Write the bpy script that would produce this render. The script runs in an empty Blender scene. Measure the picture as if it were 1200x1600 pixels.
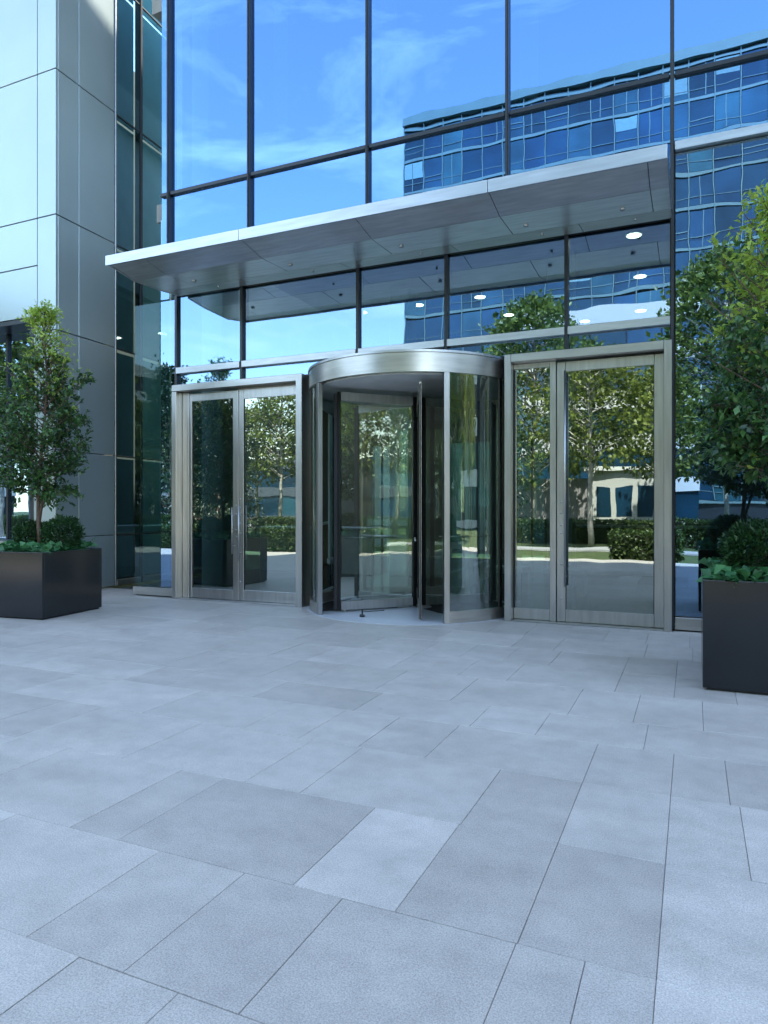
import bpy, math, random
import numpy as np
from mathutils import Vector, Matrix
R = math.radians
random.seed(7); rng = np.random.default_rng(7)
S = bpy.context.scene
C = S.collection

# ------------------------------------------------------------------ camera
cam_d = bpy.data.cameras.new('camera'); cam = bpy.data.objects.new('camera', cam_d); C.objects.link(cam)
cam_d.sensor_fit = 'HORIZONTAL'; cam_d.sensor_width = 36; cam_d.lens = 36*1080/1200
cam_d.shift_y = -5/1200; cam_d.clip_end = 2000; cam_d.clip_start = .05
cam.location = (0, 0, 1.4); cam.rotation_euler = (R(90), 0, R(24.1))
S.camera = cam
# ------------------------------------------------------------------ sky, sun, exposure
SUN_EL, SUN_AZ = 58, 20          # azimuth: degrees from +Y (behind the tower) towards +X
W = bpy.data.worlds.new('World'); S.world = W; W.use_nodes = True
nt = W.node_tree; nt.nodes.clear(); N = nt.nodes; L = nt.links
out = N.new('ShaderNodeOutputWorld'); bg = N.new('ShaderNodeBackground'); bg.inputs[1].default_value = .15
sky = N.new('ShaderNodeTexSky'); sky.sky_type = 'NISHITA'; sky.sun_disc = False
sky.sun_elevation = R(SUN_EL); sky.sun_rotation = R(SUN_AZ); sky.air_density = 1.15; sky.dust_density = .35; sky.ozone_density = 3.0
tc = N.new('ShaderNodeTexCoord'); mp = N.new('ShaderNodeMapping'); mp.inputs['Scale'].default_value = (1.1, 3.2, 7.5); mp.inputs['Rotation'].default_value = (.2, .25, .6)
n1 = N.new('ShaderNodeTexNoise'); n1.inputs['Scale'].default_value = 1.5; n1.inputs['Detail'].default_value = 8; n1.inputs['Roughness'].default_value = .62; n1.inputs['Distortion'].default_value = .7
cr = N.new('ShaderNodeValToRGB'); cr.color_ramp.elements[0].position = .50; cr.color_ramp.elements[1].position = .95
cr.color_ramp.elements[1].color = (.55, .55, .55, 1)
mx = N.new('ShaderNodeMixRGB'); mx.inputs[2].default_value = (7.5, 7.8, 8.2, 1)
tint = N.new('ShaderNodeMixRGB'); tint.blend_type = 'MULTIPLY'; tint.inputs[0].default_value = 1; tint.inputs[2].default_value = (1.22, 1.08, .93, 1)
L.new(tc.outputs['Generated'], mp.inputs[0]); L.new(mp.outputs[0], n1.inputs['Vector']); L.new(n1.outputs['Fac'], cr.inputs[0])
L.new(cr.outputs[0], mx.inputs[0]); L.new(sky.outputs[0], tint.inputs[1]); L.new(tint.outputs[0], mx.inputs[1]); L.new(mx.outputs[0], bg.inputs[0]); L.new(bg.outputs[0], out.inputs[0])
sd = bpy.data.lights.new('sun', 'SUN'); sd.energy = 4.0; sd.angle = R(.5); sd.color = (1, .93, .80)
sun = bpy.data.objects.new('sun', sd); C.objects.link(sun)
sv = Vector((math.sin(R(SUN_AZ))*math.cos(R(SUN_EL)), math.cos(R(SUN_AZ))*math.cos(R(SUN_EL)), math.sin(R(SUN_EL))))
sun.rotation_euler = sv.to_track_quat('Z', 'Y').to_euler()
S.view_settings.view_transform = 'Standard'; S.view_settings.look = 'None'; S.view_settings.gamma = 1
S.view_settings.use_curve_mapping = False; S.view_settings.exposure = 2.43
S.render.engine = 'CYCLES'
cy = S.cycles; cy.max_bounces = 9; cy.diffuse_bounces = 3; cy.glossy_bounces = 5; cy.transmission_bounces = 4; cy.transparent_max_bounces = 28
cy.use_denoising = True; cy.sample_clamp_indirect = 6; cy.caustics_reflective = False; cy.caustics_refractive = False

# ------------------------------------------------------------------ materials
def newmat(name):
    m = bpy.data.materials.new(name); m.use_nodes = True
    return m, m.node_tree, m.node_tree.nodes['Principled BSDF']
def noise(t, scale, detail=4, rough=.55, stretch=None, coord='Object'):
    c = t.nodes.new('ShaderNodeTexCoord'); n = t.nodes.new('ShaderNodeTexNoise')
    n.inputs['Scale'].default_value = scale; n.inputs['Detail'].default_value = detail; n.inputs['Roughness'].default_value = rough
    if stretch:
        m = t.nodes.new('ShaderNodeMapping'); m.inputs['Scale'].default_value = stretch
        t.links.new(c.outputs[coord], m.inputs[0]); t.links.new(m.outputs[0], n.inputs['Vector'])
    else: t.links.new(c.outputs[coord], n.inputs['Vector'])
    return n
def geo_noise(t, scale, detail=4, rough=.55, stretch=(1, 1, 1)):
    g = t.nodes.new('ShaderNodeNewGeometry'); n = t.nodes.new('ShaderNodeTexNoise'); m = t.nodes.new('ShaderNodeMapping')
    m.inputs['Scale'].default_value = stretch
    n.inputs['Scale'].default_value = scale; n.inputs['Detail'].default_value = detail; n.inputs['Roughness'].default_value = rough
    t.links.new(g.outputs['Position'], m.inputs[0]); t.links.new(m.outputs[0], n.inputs['Vector'])
    return n
def ramp(t, src, a, b, pa=.3, pb=.7):
    r = t.nodes.new('ShaderNodeValToRGB'); e = r.color_ramp.elements
    e[0].position = pa; e[1].position = pb; e[0].color = (*a, 1); e[1].color = (*b, 1)
    t.links.new(src, r.inputs[0]); return r
def math_(t, op, a, b):
    n = t.nodes.new('ShaderNodeMath'); n.operation = op
    for i, v in enumerate((a, b)):
        if isinstance(v, (int, float)): n.inputs[i].default_value = v
        else: t.links.new(v, n.inputs[i])
    return n.outputs[0]
def mul(t, a, b, f=1.0, mode='MULTIPLY'):
    n = t.nodes.new('ShaderNodeMixRGB'); n.blend_type = mode; n.inputs[0].default_value = f
    t.links.new(a, n.inputs[1]); t.links.new(b, n.inputs[2]); return n.outputs[0]
def bump(t, p, h, strength, dist=.01):
    b = t.nodes.new('ShaderNodeBump'); b.inputs['Strength'].default_value = strength; b.inputs['Distance'].default_value = dist
    t.links.new(h, b.inputs['Height']); t.links.new(b.outputs[0], p.inputs['Normal']); return b
def plain(name, col, rough=.6, metal=0, var=.12, scale=3, spec=.5):
    m, t, p = newmat(name)
    n = geo_noise(t, scale)
    a = tuple(c*(1-var) for c in col); b = tuple(min(1, c*(1+var)) for c in col)
    r = ramp(t, n.outputs['Fac'], a, b); t.links.new(r.outputs[0], p.inputs['Base Color'])
    p.inputs['Roughness'].default_value = rough; p.inputs['Metallic'].default_value = metal; p.inputs['Specular IOR Level'].default_value = spec
    return m
def steel(name, col=(.50, .50, .50), rough=.27, stretch=(60, 60, 1.2)):
    m, t, p = newmat(name)
    n = geo_noise(t, 3, 2, .5, tuple(q**.5 for q in stretch))
    rough = max(.305, rough)
    r = ramp(t, n.outputs['Fac'], (rough-.01,)*3, (rough+.03,)*3); t.links.new(r.outputs[0], p.inputs['Roughness'])
    n2 = geo_noise(t, 1.6, 3, .5, tuple(min(14, q) for q in stretch))
    c = ramp(t, n2.outputs['Fac'], tuple(x*.85 for x in col), tuple(min(1, x*1.05) for x in col), .3, .7); t.links.new(c.outputs[0], p.inputs['Base Color'])
    p.inputs['Metallic'].default_value = 1
    return m
def glass(name, refl, base, tcol, wave=.006, wscale=.9):
    """coated glass: mirror layer over a tinted see-through body"""
    m = bpy.data.materials.new(name); m.use_nodes = True; t = m.node_tree; t.nodes.clear()
    o = t.nodes.new('ShaderNodeOutputMaterial'); g = t.nodes.new('ShaderNodeBsdfGlossy'); g.inputs['Roughness'].default_value = 0.0
    g.inputs['Color'].default_value = (*refl, 1)
    tr = t.nodes.new('ShaderNodeBsdfTransparent'); tr.inputs[0].default_value = (*tcol, 1)
    fr = t.nodes.new('ShaderNodeFresnel'); fr.inputs['IOR'].default_value = 1.5
    fac = math_(t, 'ADD', base, math_(t, 'MULTIPLY', fr.outputs[0], 1-base))
    mxs = t.nodes.new('ShaderNodeMixShader'); t.links.new(fac, mxs.inputs[0]); t.links.new(tr.outputs[0], mxs.inputs[1]); t.links.new(g.outputs[0], mxs.inputs[2])
    n = geo_noise(t, wscale, 2, .5, (1, 1, 1.6))
    oi = t.nodes.new('ShaderNodeObjectInfo')
    n.noise_dimensions = '4D'; t.links.new(math_(t, 'MULTIPLY', oi.outputs['Random'], 40), n.inputs['W'])
    b = t.nodes.new('ShaderNodeBump'); b.inputs['Strength'].default_value = 1; b.inputs['Distance'].default_value = wave
    t.links.new(n.outputs['Fac'], b.inputs['Height']); t.links.new(b.outputs[0], g.inputs['Normal'])
    t.links.new(mxs.outputs[0], o.inputs[0])
    return m
def clear(name, col):
    m = bpy.data.materials.new(name); m.use_nodes = True; t = m.node_tree; t.nodes.clear()
    o = t.nodes.new('ShaderNodeOutputMaterial'); tr = t.nodes.new('ShaderNodeBsdfTransparent'); tr.inputs[0].default_value = (*col, 1)
    t.links.new(tr.outputs[0], o.inputs[0]); return m
def leafmat(name, dark, light, trans=.35, rough=.42):
    m, t, p = newmat(name)
    g = t.nodes.new('ShaderNodeNewGeometry')
    r = ramp(t, g.outputs['Random Per Island'], dark, light, .0, 1.0)
    t.links.new(r.outputs[0], p.inputs['Base Color']); p.inputs['Roughness'].default_value = rough
    tl = t.nodes.new('ShaderNodeBsdfTranslucent'); t.links.new(r.outputs[0], tl.inputs[0])
    ms = t.nodes.new('ShaderNodeMixShader'); ms.inputs[0].default_value = trans
    o = t.nodes['Material Output']; t.links.new(p.outputs[0], ms.inputs[1]); t.links.new(tl.outputs[0], ms.inputs[2]); t.links.new(ms.outputs[0], o.inputs[0])
    return m
def slabmat():
    m, t, p = newmat('granite_paving')
    oi = t.nodes.new('ShaderNodeObjectInfo')
    tone = ramp(t, oi.outputs['Color'], (.395, .372, .338), (.52, .492, .452), 0, 1)
    sp = geo_noise(t, 170, 3, .75); spr = ramp(t, sp.outputs['Fac'], (.66,)*3, (1.32,)*3, .32, .68)
    cl = geo_noise(t, 1.3, 6, .65, (1, 2.2, 1)); clr = ramp(t, cl.outputs['Fac'], (.90, .90, .905), (1.06, 1.055, 1.05), .3, .72)
    st = geo_noise(t, 7, 5, .7); sr = ramp(t, st.outputs['Fac'], (.90,)*3, (1.05,)*3, .3, .6)
    c = mul(t, tone.outputs[0], spr.outputs[0]); c = mul(t, c, clr.outputs[0]); c = mul(t, c, sr.outputs[0])
    gum = t.nodes.new('ShaderNodeTexVoronoi'); gum.inputs['Scale'].default_value = 1.7; gg = t.nodes.new('ShaderNodeNewGeometry'); t.links.new(gg.outputs['Position'], gum.inputs['Vector'])
    gr = ramp(t, gum.outputs['Distance'], (.66,)*3, (1, 1, 1), .018, .034); c = mul(t, c, gr.outputs[0], .6)
    dn = geo_noise(t, .55, 7, .7, (1, 1.6, 1)); dr = ramp(t, dn.outputs['Fac'], (.92, .915, .90), (1.02,)*3, .38, .58); c = mul(t, c, dr.outputs[0])
    t.links.new(c, p.inputs['Base Color'])
    rr = ramp(t, cl.outputs['Fac'], (.38,)*3, (.58,)*3); t.links.new(rr.outputs[0], p.inputs['Roughness'])
    p.inputs['Specular IOR Level'].default_value = .45
    bump(t, p, sp.outputs['Fac'], .35, .0012)
    return m
M = {}
M['slab'] = slabmat()
M['joint'] = plain('joint_mortar', (.25, .24, .225), .9)
M['farpave'] = plain('far_paving', (.36, .365, .37), .6, 0, .15, 1.2)
M['steel'] = steel('brushed_stainless')
M['steelh'] = steel('brushed_stainless_horizontal', (.50, .50, .495), .25, (1.2, 1.2, 60))
M['soffit'] = steel('satin_aluminium_soffit', (.78, .78, .78), .32, (2, 30, 1))
M['soffit'].node_tree.nodes['Principled BSDF'].inputs['Metallic'].default_value = .85
M['alu'] = steel('anodised_aluminium', (.55, .57, .59), .35, (1.5, 20, 20))
M['dark'] = plain('dark_mullion', (.018, .024, .032), .35, 0, .2, 5)
M['gasket'] = plain('black_gasket', (.012, .013, .015), .6)
M['bronze'] = plain('dark_bronze_edge', (.03, .03, .03), .3, .6)
M['clad'] = plain('painted_metal_cladding', (.42, .51, .53), .30, .5, .04, .8, .6)
M['cladframe'] = plain('cladding_joint', (.03, .035, .04), .7)
M['g_up'] = glass('coated_glass_upper', (.22, .43, .82), .60, (.26, .42, .47), .0011, .95)
M['g_lo'] = glass('coated_glass_lower', (.35, .55, .84), .44, (.32, .50, .50), .0026, .8)
M['g_door'] = glass('door_glass', (.84, .94, .92), .30, (.26, .40, .41), .0018, .9)
M['g_rev'] = glass('revolving_glass', (.90, .98, .98), .28, (.68, .84, .79), .001, 1.5)
M['g_end'] = glass('end_pane_glass', (.55, .80, .86), .02, (.66, .88, .88), .003, .8)
M['g_ret'] = glass('return_glass', (.50, .78, .90), .15, (.58, .80, .88), .002, .8)
M['clear'] = clear('clear_glass_body', (.93, .98, .97))
M['planter'] = plain('powder_coated_planter', (.007, .009, .012), .17, .0, .25, 2.5)
M['soil'] = plain('soil', (.035, .025, .018), .95, 0, .4, 30)
M['bark'] = plain('bark', (.14, .09, .065), .85, 0, .35, 40)
M['palebark'] = plain('pale_bark', (.42, .40, .36), .85, 0, .3, 8)
M['leaf'] = leafmat('tree_leaves', (.010, .040, .016), (.10, .22, .055), .28, .3)
M['leafy'] = leafmat('sunlit_leaves', (.24, .40, .05), (.52, .64, .12), .5)  # sunlight on the planter tree tops, put into the leaf colour
M['shrub'] = leafmat('shrub_leaves', (.012, .045, .016), (.045, .12, .03), .25)
M['ivy'] = leafmat('groundcover_leaves', (.03, .13, .05), (.10, .28, .10), .3)
M['bgleaf'] = leafmat('park_leaves', (.035, .075, .016), (.22, .27, .05), .4)
M['bgdark'] = leafmat('conifer_leaves', (.008, .022, .012), (.03, .06, .025), .2)
M['hedge'] = leafmat('hedge_leaves', (.02, .045, .012), (.07, .12, .025), .25)
M['lawn'] = plain('lawn', (.05, .075, .02), .9, 0, .35, 2)
M['lobbyfloor'] = plain('polished_lobby_stone', (.05, .05, .048), .12, 0, .2, 1.5)
M['lobbywall'] = plain('lobby_wall', (.16, .15, .13), .6)
M['ceil'] = plain('lobby_ceiling', (.30, .30, .29), .7)
M['white'] = plain('white_paint', (.72, .74, .74), .6)
M['column'] = plain('lobby_column', (.55, .60, .60), .5)
M['wood'] = plain('timber_panel', (.22, .12, .06), .4, 0, .3, 6)
M['desk'] = plain('pale_stone_desk', (.55, .56, .54), .35)
M['mat'] = plain('black_entrance_mat', (.015, .016, .018), .85)
M['paledisc'] = plain('pale_terrazzo_disc', (.50, .52, .55), .4, 0, .06, 60)
def blindmat(name, col):
    m = plain(name, col, .8); t = m.node_tree; tl = t.nodes.new('ShaderNodeBsdfTranslucent'); tl.inputs[0].default_value = (*col, 1)
    ms = t.nodes.new('ShaderNodeMixShader'); ms.inputs[0].default_value = .6; o = t.nodes['Material Output']
    t.links.new(t.nodes['Principled BSDF'].outputs[0], ms.inputs[1]); t.links.new(tl.outputs[0], ms.inputs[2]); t.links.new(ms.outputs[0], o.inputs[0]); return m
M['teal'] = blindmat('added_teal_blind', (.62, .90, .95))
M['teal2'] = blindmat('grey_teal_blind', (.45, .70, .78))
M['twig'] = plain('hedge_twigs', (.02, .03, .012), .9)
M['darkwall'] = plain('dark_slate_wall', (.07, .09, .11), .6)
M['concrete'] = plain('white_concrete', (.50, .51, .50), .7, 0, .06, .3)
M['mauve'] = plain('grey_render_wall', (.30, .29, .30), .8)
M['bframe'] = plain('pale_curtain_frame', (.12, .20, .215), .5, 0, .1, .4)
def bwin():
    m, t, p = newmat('blue_window_glass')
    oi = t.nodes.new('ShaderNodeObjectInfo')
    r = ramp(t, oi.outputs['Random'], (.008, .035, .055), (.04, .13, .15), 0, 1)
    e = r.color_ramp.elements.new(.72); e.color = (.015, .06, .12, 1)
    n = geo_noise(t, .25, 2); c = mul(t, r.outputs[0], ramp(t, n.outputs['Fac'], (.6,)*3, (1.4,)*3).outputs[0])
    t.links.new(c, p.inputs['Base Color']); p.inputs['Roughness'].default_value = .08; p.inputs['Specular IOR Level'].default_value = .9
    p.inputs['Metallic'].default_value = .25
    bump(t, p, n.outputs['Fac'], .5, .06)
    return m
M['bwin'] = bwin()
def emis(name, col, s):
    m = bpy.data.materials.new(name); m.use_nodes = True; t = m.node_tree; t.nodes.clear()
    o = t.nodes.new('ShaderNodeOutputMaterial'); e = t.nodes.new('ShaderNodeEmission'); e.inputs[0].default_value = (*col, 1); e.inputs[1].default_value = s
    t.links.new(e.outputs[0], o.inputs[0]); return m
M['lamp'] = emis('lamp_diffuser', (1, .90, .70), 2.5)

# ------------------------------------------------------------------ geometry helpers
class MB:
    def __init__(s): s.v = []; s.f = []; s.mi = []
    def add(s, vs, fs, mi=0):
        b = len(s.v); s.v += [tuple(x) for x in vs]; s.f += [tuple(b+i for i in q) for q in fs]; s.mi += [mi]*len(fs); return s
    def box(s, x0, x1, y0, y1, z0, z1, c=0.0, mi=0):
        """box, with an optional chamfer c on all vertical and top/bottom edges"""
        if c <= 0:
            return s.add([(x0,y0,z0),(x1,y0,z0),(x1,y1,z0),(x0,y1,z0),(x0,y0,z1),(x1,y0,z1),(x1,y1,z1),(x0,y1,z1)],
                  [(0,3,2,1),(4,5,6,7),(0,1,5,4),(1,2,6,5),(2,3,7,6),(3,0,4,7)], mi)
        rings = []
        for z, i in ((z0, c), (z0+c, 0), (z1-c, 0), (z1, c)):
            k = c if i == 0 else 0
            a, b, d, e = x0+i, x1-i, y0+i, y1-i
            rings.append([(a+k,d,z),(b-k,d,z),(b,d+k,z),(b,e-k,z),(b-k,e,z),(a+k,e,z),(a,e-k,z),(a,d+k,z)] if k else
                         [(a+c*.3,d,z),(b-c*.3,d,z),(b,d+c*.3,z),(b,e-c*.3,z),(b-c*.3,e,z),(a+c*.3,e,z),(a,e-c*.3,z),(a,d+c*.3,z)])
        vs = [p for r in rings for p in r]; fs = []
        for r in range(3):
            for i in range(8): fs.append((r*8+i, r*8+(i+1)%8, (r+1)*8+(i+1)%8, (r+1)*8+i))
        fs.append(tuple(range(7,-1,-1))); fs.append(tuple(range(24,32)))
        return s.add(vs, fs, mi)
    def tube(s, pts, rad, n=6, cap=True):
        pts = [Vector(p) for p in pts]; rad = rad if hasattr(rad, '__len__') else [rad]*len(pts)
        b = len(s.v); up = Vector((.3, .2, 1)).normalized()
        for i, p in enumerate(pts):
            d = (pts[min(i+1, len(pts)-1)]-pts[max(i-1, 0)]).normalized()
            a = d.cross(Vector((0, 1, 0)) if abs(d.z) > .9 else Vector((0, 0, 1))).normalized(); e = d.cross(a)
            for k in range(n):
                t = 2*math.pi*k/n; s.v.append(tuple(p+(a*math.cos(t)+e*math.sin(t))*rad[i]))
        for i in range(len(pts)-1):
            for k in range(n):
                s.f.append((b+i*n+k, b+i*n+(k+1)%n, b+(i+1)*n+(k+1)%n, b+(i+1)*n+k)); s.mi.append(0)
        if cap:
            s.f.append(tuple(b+k for k in range(n-1,-1,-1))); s.mi.append(0)
            e = b+(len(pts)-1)*n; s.f.append(tuple(e+k for k in range(n))); s.mi.append(0)
        return s
    def arc(s, cx, cy, r0, r1, a0, a1, z0, z1, n=24, mi=0):
        """curved wall segment between radii r0<r1 (degrees)"""
        b = len(s.v)
        for i in range(n+1):
            t = R(a0+(a1-a0)*i/n); c, q = math.cos(t), math.sin(t)
            s.v += [(cx+r0*c,cy+r0*q,z0),(cx+r1*c,cy+r1*q,z0),(cx+r1*c,cy+r1*q,z1),(cx+r0*c,cy+r0*q,z1)]
        for i in range(n):
            o = b+4*i; p = o+4
            s.f += [(o,p,p+1,o+1),(o+1,p+1,p+2,o+2),(o+2,p+2,p+3,o+3),(o+3,p+3,p,o)]; s.mi += [mi]*4
        if abs(a1-a0) < 359.9:
            s.f += [(b,b+1,b+2,b+3),(b+4*n+3,b+4*n+2,b+4*n+1,b+4*n)]; s.mi += [mi]*2
        return s
    def build(s, name, mats, parent=None, smooth=False, loc=None):
        me = bpy.data.meshes.new(name); me.from_pydata(s.v, [], s.f)
        for m in (mats if isinstance(mats, (list, tuple)) else [mats]): me.materials.append(m)
        if any(s.mi): me.polygons.foreach_set('material_index', s.mi)
        if smooth: me.shade_smooth() if hasattr(me, 'shade_smooth') else None
        me.update()
        o = bpy.data.objects.new(name, me); C.objects.link(o)
        if loc: o.location = loc
        if parent: o.parent = parent
        return o
def tag(o, label=None, cat=None, group=None, kind=None):
    if label: o['label'] = label
    if cat: o['category'] = cat
    if group: o['group'] = group
    if kind: o['kind'] = kind
    return o
def thing(name, label, cat, loc=(0, 0, 0), rz=0, group=None):
    o = bpy.data.objects.new(name, None); C.objects.link(o); o.location = loc; o.rotation_euler = (0, 0, rz)
    o.empty_display_size = .2
    return tag(o, label, cat, group)
def bx(name, m, p, x0, x1, y0, y1, z0, z1, c=0.0):
    """a box part; coordinates are in the parent's space"""
    return MB().box(x0, x1, y0, y1, z0, z1, c).build(name, m, p)
def pane(name, m, p, x0, x1, y0, y1, z0, z1, front='y'):
    """glass pane: coated outer face, clear body"""
    b = MB().box(x0, x1, y0, y1, z0, z1); b.mi = [1]*6
    b.mi[{'y': 2, 'x': 3}[front]] = 0
    return b.build(name, [m, M['clear']], p)
def np_mesh(name, V, F, mat, parent=None, smooth=False):
    me = bpy.data.meshes.new(name); V = np.asarray(V, dtype=np.float32); F = np.asarray(F, dtype=np.int32)
    me.vertices.add(len(V)); me.vertices.foreach_set('co', V.ravel())
    k = F.shape[1]; me.loops.add(F.size); me.loops.foreach_set('vertex_index', F.ravel())
    me.polygons.add(len(F)); me.polygons.foreach_set('loop_start', np.arange(0, F.size, k, dtype=np.int32))
    me.update(calc_edges=True); me.materials.append(mat)
    o = bpy.data.objects.new(name, me); C.objects.link(o)
    if parent: o.parent = parent
    return o
def leaves(P, D, size, w=.5, jit=.5, droop=.25):
    """folded leaves at points P heading along D"""
    n = len(P); D = D/np.linalg.norm(D, axis=1, keepdims=True)
    D = D+rng.normal(0, jit, (n, 3)); D[:, 2] -= droop; D /= np.linalg.norm(D, axis=1, keepdims=True)
    U = rng.normal(0, .6, (n, 3)); U[:, 2] += 1.0
    Sd = np.cross(D, U); Sd /= np.linalg.norm(Sd, axis=1, keepdims=True); U = np.cross(Sd, D)
    l = (size*rng.uniform(.6, 1.3, n))[:, None]; ww = l*w*.5
    v = np.stack([P, P+D*l*.42-Sd*ww+U*ww*.35, P+D*l*.45, P+D*l*.42+Sd*ww+U*ww*.35, P+D*l-U*l*.12], 1).reshape(-1, 3)
    b = (np.arange(n)*5)[:, None]
    f = np.concatenate([b+np.array([[0, 2, 1]]), b+np.array([[0, 3, 2]]), b+np.array([[1, 2, 4]]), b+np.array([[2, 3, 4]])], 0)
    return v, f

# ================================================================== LARGE STRUCTURE
FY = 8.6                                       # outer face of the facade
# ground sheet to the horizon
tag(bx('ground', M['lawn'], None, -400, 400, -400, 300, -1.2, -.12), kind='structure')
# ---- plaza paving
plaza = thing('pavement', None, None); tag(plaza, kind='structure')
bx('joint_bed', M['joint'], plaza, -30, 14, -2.2, FY+.6, -.11, -.0055)
rows = [-2.2, -1.5, -.8, -.1, .6, 1.08, 1.584, 2.208, 2.94, 3.648, 4.285, 4.80, 5.54, 6.22, 6.92, 7.62, 8.32, FY+.6]
fixed = {1.584: [-3.6, -2.83, -1.99, -1.573, -1.151, -.521, -.305, -.10, .75, 1.2],
         1.08: [-3.4, -2.6, -1.75, -1.36, -.95, -.521, -.10, .75, 1.2],
         2.208: [-4.6, -3.75, -3.33, -2.5, -2.22, -1.36, -.947, -.517, -.10, .75, 1.2],
         2.94: [-5.5, -5.1, -4.2, -3.8, -2.93, -2.1, -1.77, -.943, -.517, -.10, .20, .95, 1.4],
         3.648: [-5.6, -4.75, -4.33, -3.45, -2.62, -2.2, -1.80, -1.38, -.517, -.10, .16, .42, .85, 1.3]}
cand = []
for r in range(len(rows)-1):
    y0, y1 = rows[r], rows[r+1]
    if y0 in fixed:
        xs = fixed[y0][:]
        while xs[0] > -30: xs.insert(0, xs[0]-random.choice([.42, .42, .84]))
        while xs[-1] < 14: xs.append(xs[-1]+random.choice([.42, .84]))
    else:
        xs = [-30-random.random()*.4]
        while xs[-1] < 14: xs.append(xs[-1]+random.choice([.42, .42, .63, .84, .84]))
    for a, b in zip(xs[:-1], xs[1:]): cand.append((a, b, y0, y1))
def showing(a, b, y0, y1):
    """rough angular size seen from where the photographer stands"""
    x, y = (a+b)/2, (y0+y1)/2
    d = -math.sin(R(24.1))*x+math.cos(R(24.1))*y; s = math.cos(R(24.1))*x+math.sin(R(24.1))*y
    if d < .9 or abs(s) > d*.62 or d < 1.55: return 0
    return (b-a)*(y1-y0)*1.4/d**3
def slabtone(a, b, y0):
    if abs(a+1.36) < .01 and abs(y0-2.208) < .01: return .95
    if abs(y0-2.208) < .01 and -.95 < a < -.2: return .12
    if abs(y0-2.94) < .01 and -1.0 < a < -.6: return .18
    n = .5+.3*math.sin(a*1.3+y0*2.1)*math.cos(y0*1.1-a*.4)
    return min(1, max(0, n+random.uniform(-.2, .2)))
cand.sort(key=lambda q: -showing(*q))
rest = MB()
for i, (a, b, y0, y1) in enumerate(cand):
    g = .0013; dz = random.uniform(-.0008, .0008)
    if i < 290 and showing(a, b, y0, y1) > 0:
        MB().box(a+g, b-g, y0+g, y1-g, -.035, dz, .0016).build('paving_slab', M['slab'], plaza).color = (*[slabtone(a, b, y0)]*3, 1)
    else: rest.box(a+g, b-g, y0+g, y1-g, -.035, dz)
tag(rest.build('paving_slab', M['slab'], plaza), kind='stuff')

# ---- lobby shell behind the facade
def struct(name, m, *b): return tag(bx(name, m, None, *b), kind='structure')
struct('lobby_floor', M['lobbyfloor'], -9.3, 12, FY+.62, 19, -.11, -.002)
struct('lobby_ceiling', M['ceil'], -7.9, 12, FY+.35, 19, 6.0, 6.12)
struct('upper_floor', M['ceil'], -8.1, 12, FY+.30, 19, 6.13, 6.42)
struct('upper_ceiling', M['ceil'], -8.2, 12, FY+.30, 19, 9.6, 10.3)
lw = thing('lobby_back_wall', None, None); tag(lw, kind='structure')
for a, b in ((-16, -8.9), (-7.9, -6.4), (-5.2, -4.7), (-3.7, 12)): bx('wall_panel', M['lobbywall'], lw, a, b, 19.0, 19.2, 0, 9.9)
for a, b in ((-8.9, -7.9), (-6.4, -5.2), (-4.7, -3.7)):
    bx('wall_panel', M['lobbywall'], lw, a, b, 19.0, 19.2, 3.3, 9.9); pane('glass_pane', M['g_ret'], lw, a, b, 19.05, 19.07, 0.02, 3.28)
    for k in (.33, .66): bx('window_bar', M['dark'], lw, a+(b-a)*k-.03, a+(b-a)*k+.03, 19.0, 19.04, .02, 3.28)
struct('side_wall', M['lobbywall'], 12.0, 12.2, FY+.3, 19.2, 0, 10)
struct('side_wall', M['white'], -7.95, -7.82, 9.2, 26, 6.43, 10.34); struct('roof', M['cladframe'], -7.9, 14, FY+.2, 26, 10.35, 17.2)  # white side wall added to keep sun patches out of the upper floor

# ---- curtain wall
cw = thing('curtain_wall', 'tall blue mirror glass curtain wall with dark mullions above the entrance doors', 'glass facade', (0, FY, 0))
def cx(name, m, a, b, y0, y1, z0, z1, c=.003): return bx(name, m, cw, a, b, y0, y1, z0, z1, c)
UPX = [-8.30, -7.56, -6.04, -4.09, -2.14, -.22, 1.75, 3.75, 6.0, 9.0, 12.0]
LOX = [-7.42, -6.18, -4.24, -2.95, -1.41, -.22]
for i in range(len(UPX)-1):
    a, b = UPX[i], UPX[i+1]
    if i == 0: a2 = -7.76
    else: a2 = a
    for z0, z1 in ((6.405, 10.3), (4.92 if b <= -.2 else 5.60, 6.352)):
        if i > 0 or True: pane('glass_pane', M['g_up'], cw, a2+.021, b-.021, .02, .035, z0, z1)
    if b > -.2:
        pane('glass_pane', M['g_lo'], cw, a+.035, b-.03, .02, .035, .17, 5.48)
# the end pane without coating left of the corner mullion
pane('glass_pane', M['g_end'], cw, -8.30, -7.78, .02, .035, .16, 4.70)
pane('glass_pane', M['g_lo'], cw, -7.76, -7.46, .02, .035, .16, 4.70)
pane('glass_pane', M['g_lo'], cw, -7.76, -7.59, .021, .034, 4.73, 6.0)
for x in UPX[1:]:
    top = 4.75 if x <= -.3 else 0
    cx('mullion', M['dark'], x-.021, x+.021, -.045, .14, 4.9 if x < -.3 else .03, 10.3)
    cx('mullion_cap', M['cladframe'], x-.011, x+.011, -.062, -.047, 4.9 if x < -.3 else .03, 10.3, 0)
for a, b in zip(UPX[:-1], UPX[1:]):
    cx('transom', M['dark'], max(a, -7.76)+.03, b-.03, -.03, .12, 6.352, 6.405)
    if b > -.2:
        cx('transom', M['alu'], a+.03, b-.03, -.06, .12, 5.49, 5.59)
        cx('sill', M['steelh'], a+.03, b-.03, -.03, .12, .02, .16)
cx('sill', M['steelh'], -8.30, -7.46, -.03, .12, .02, .145)
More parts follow.
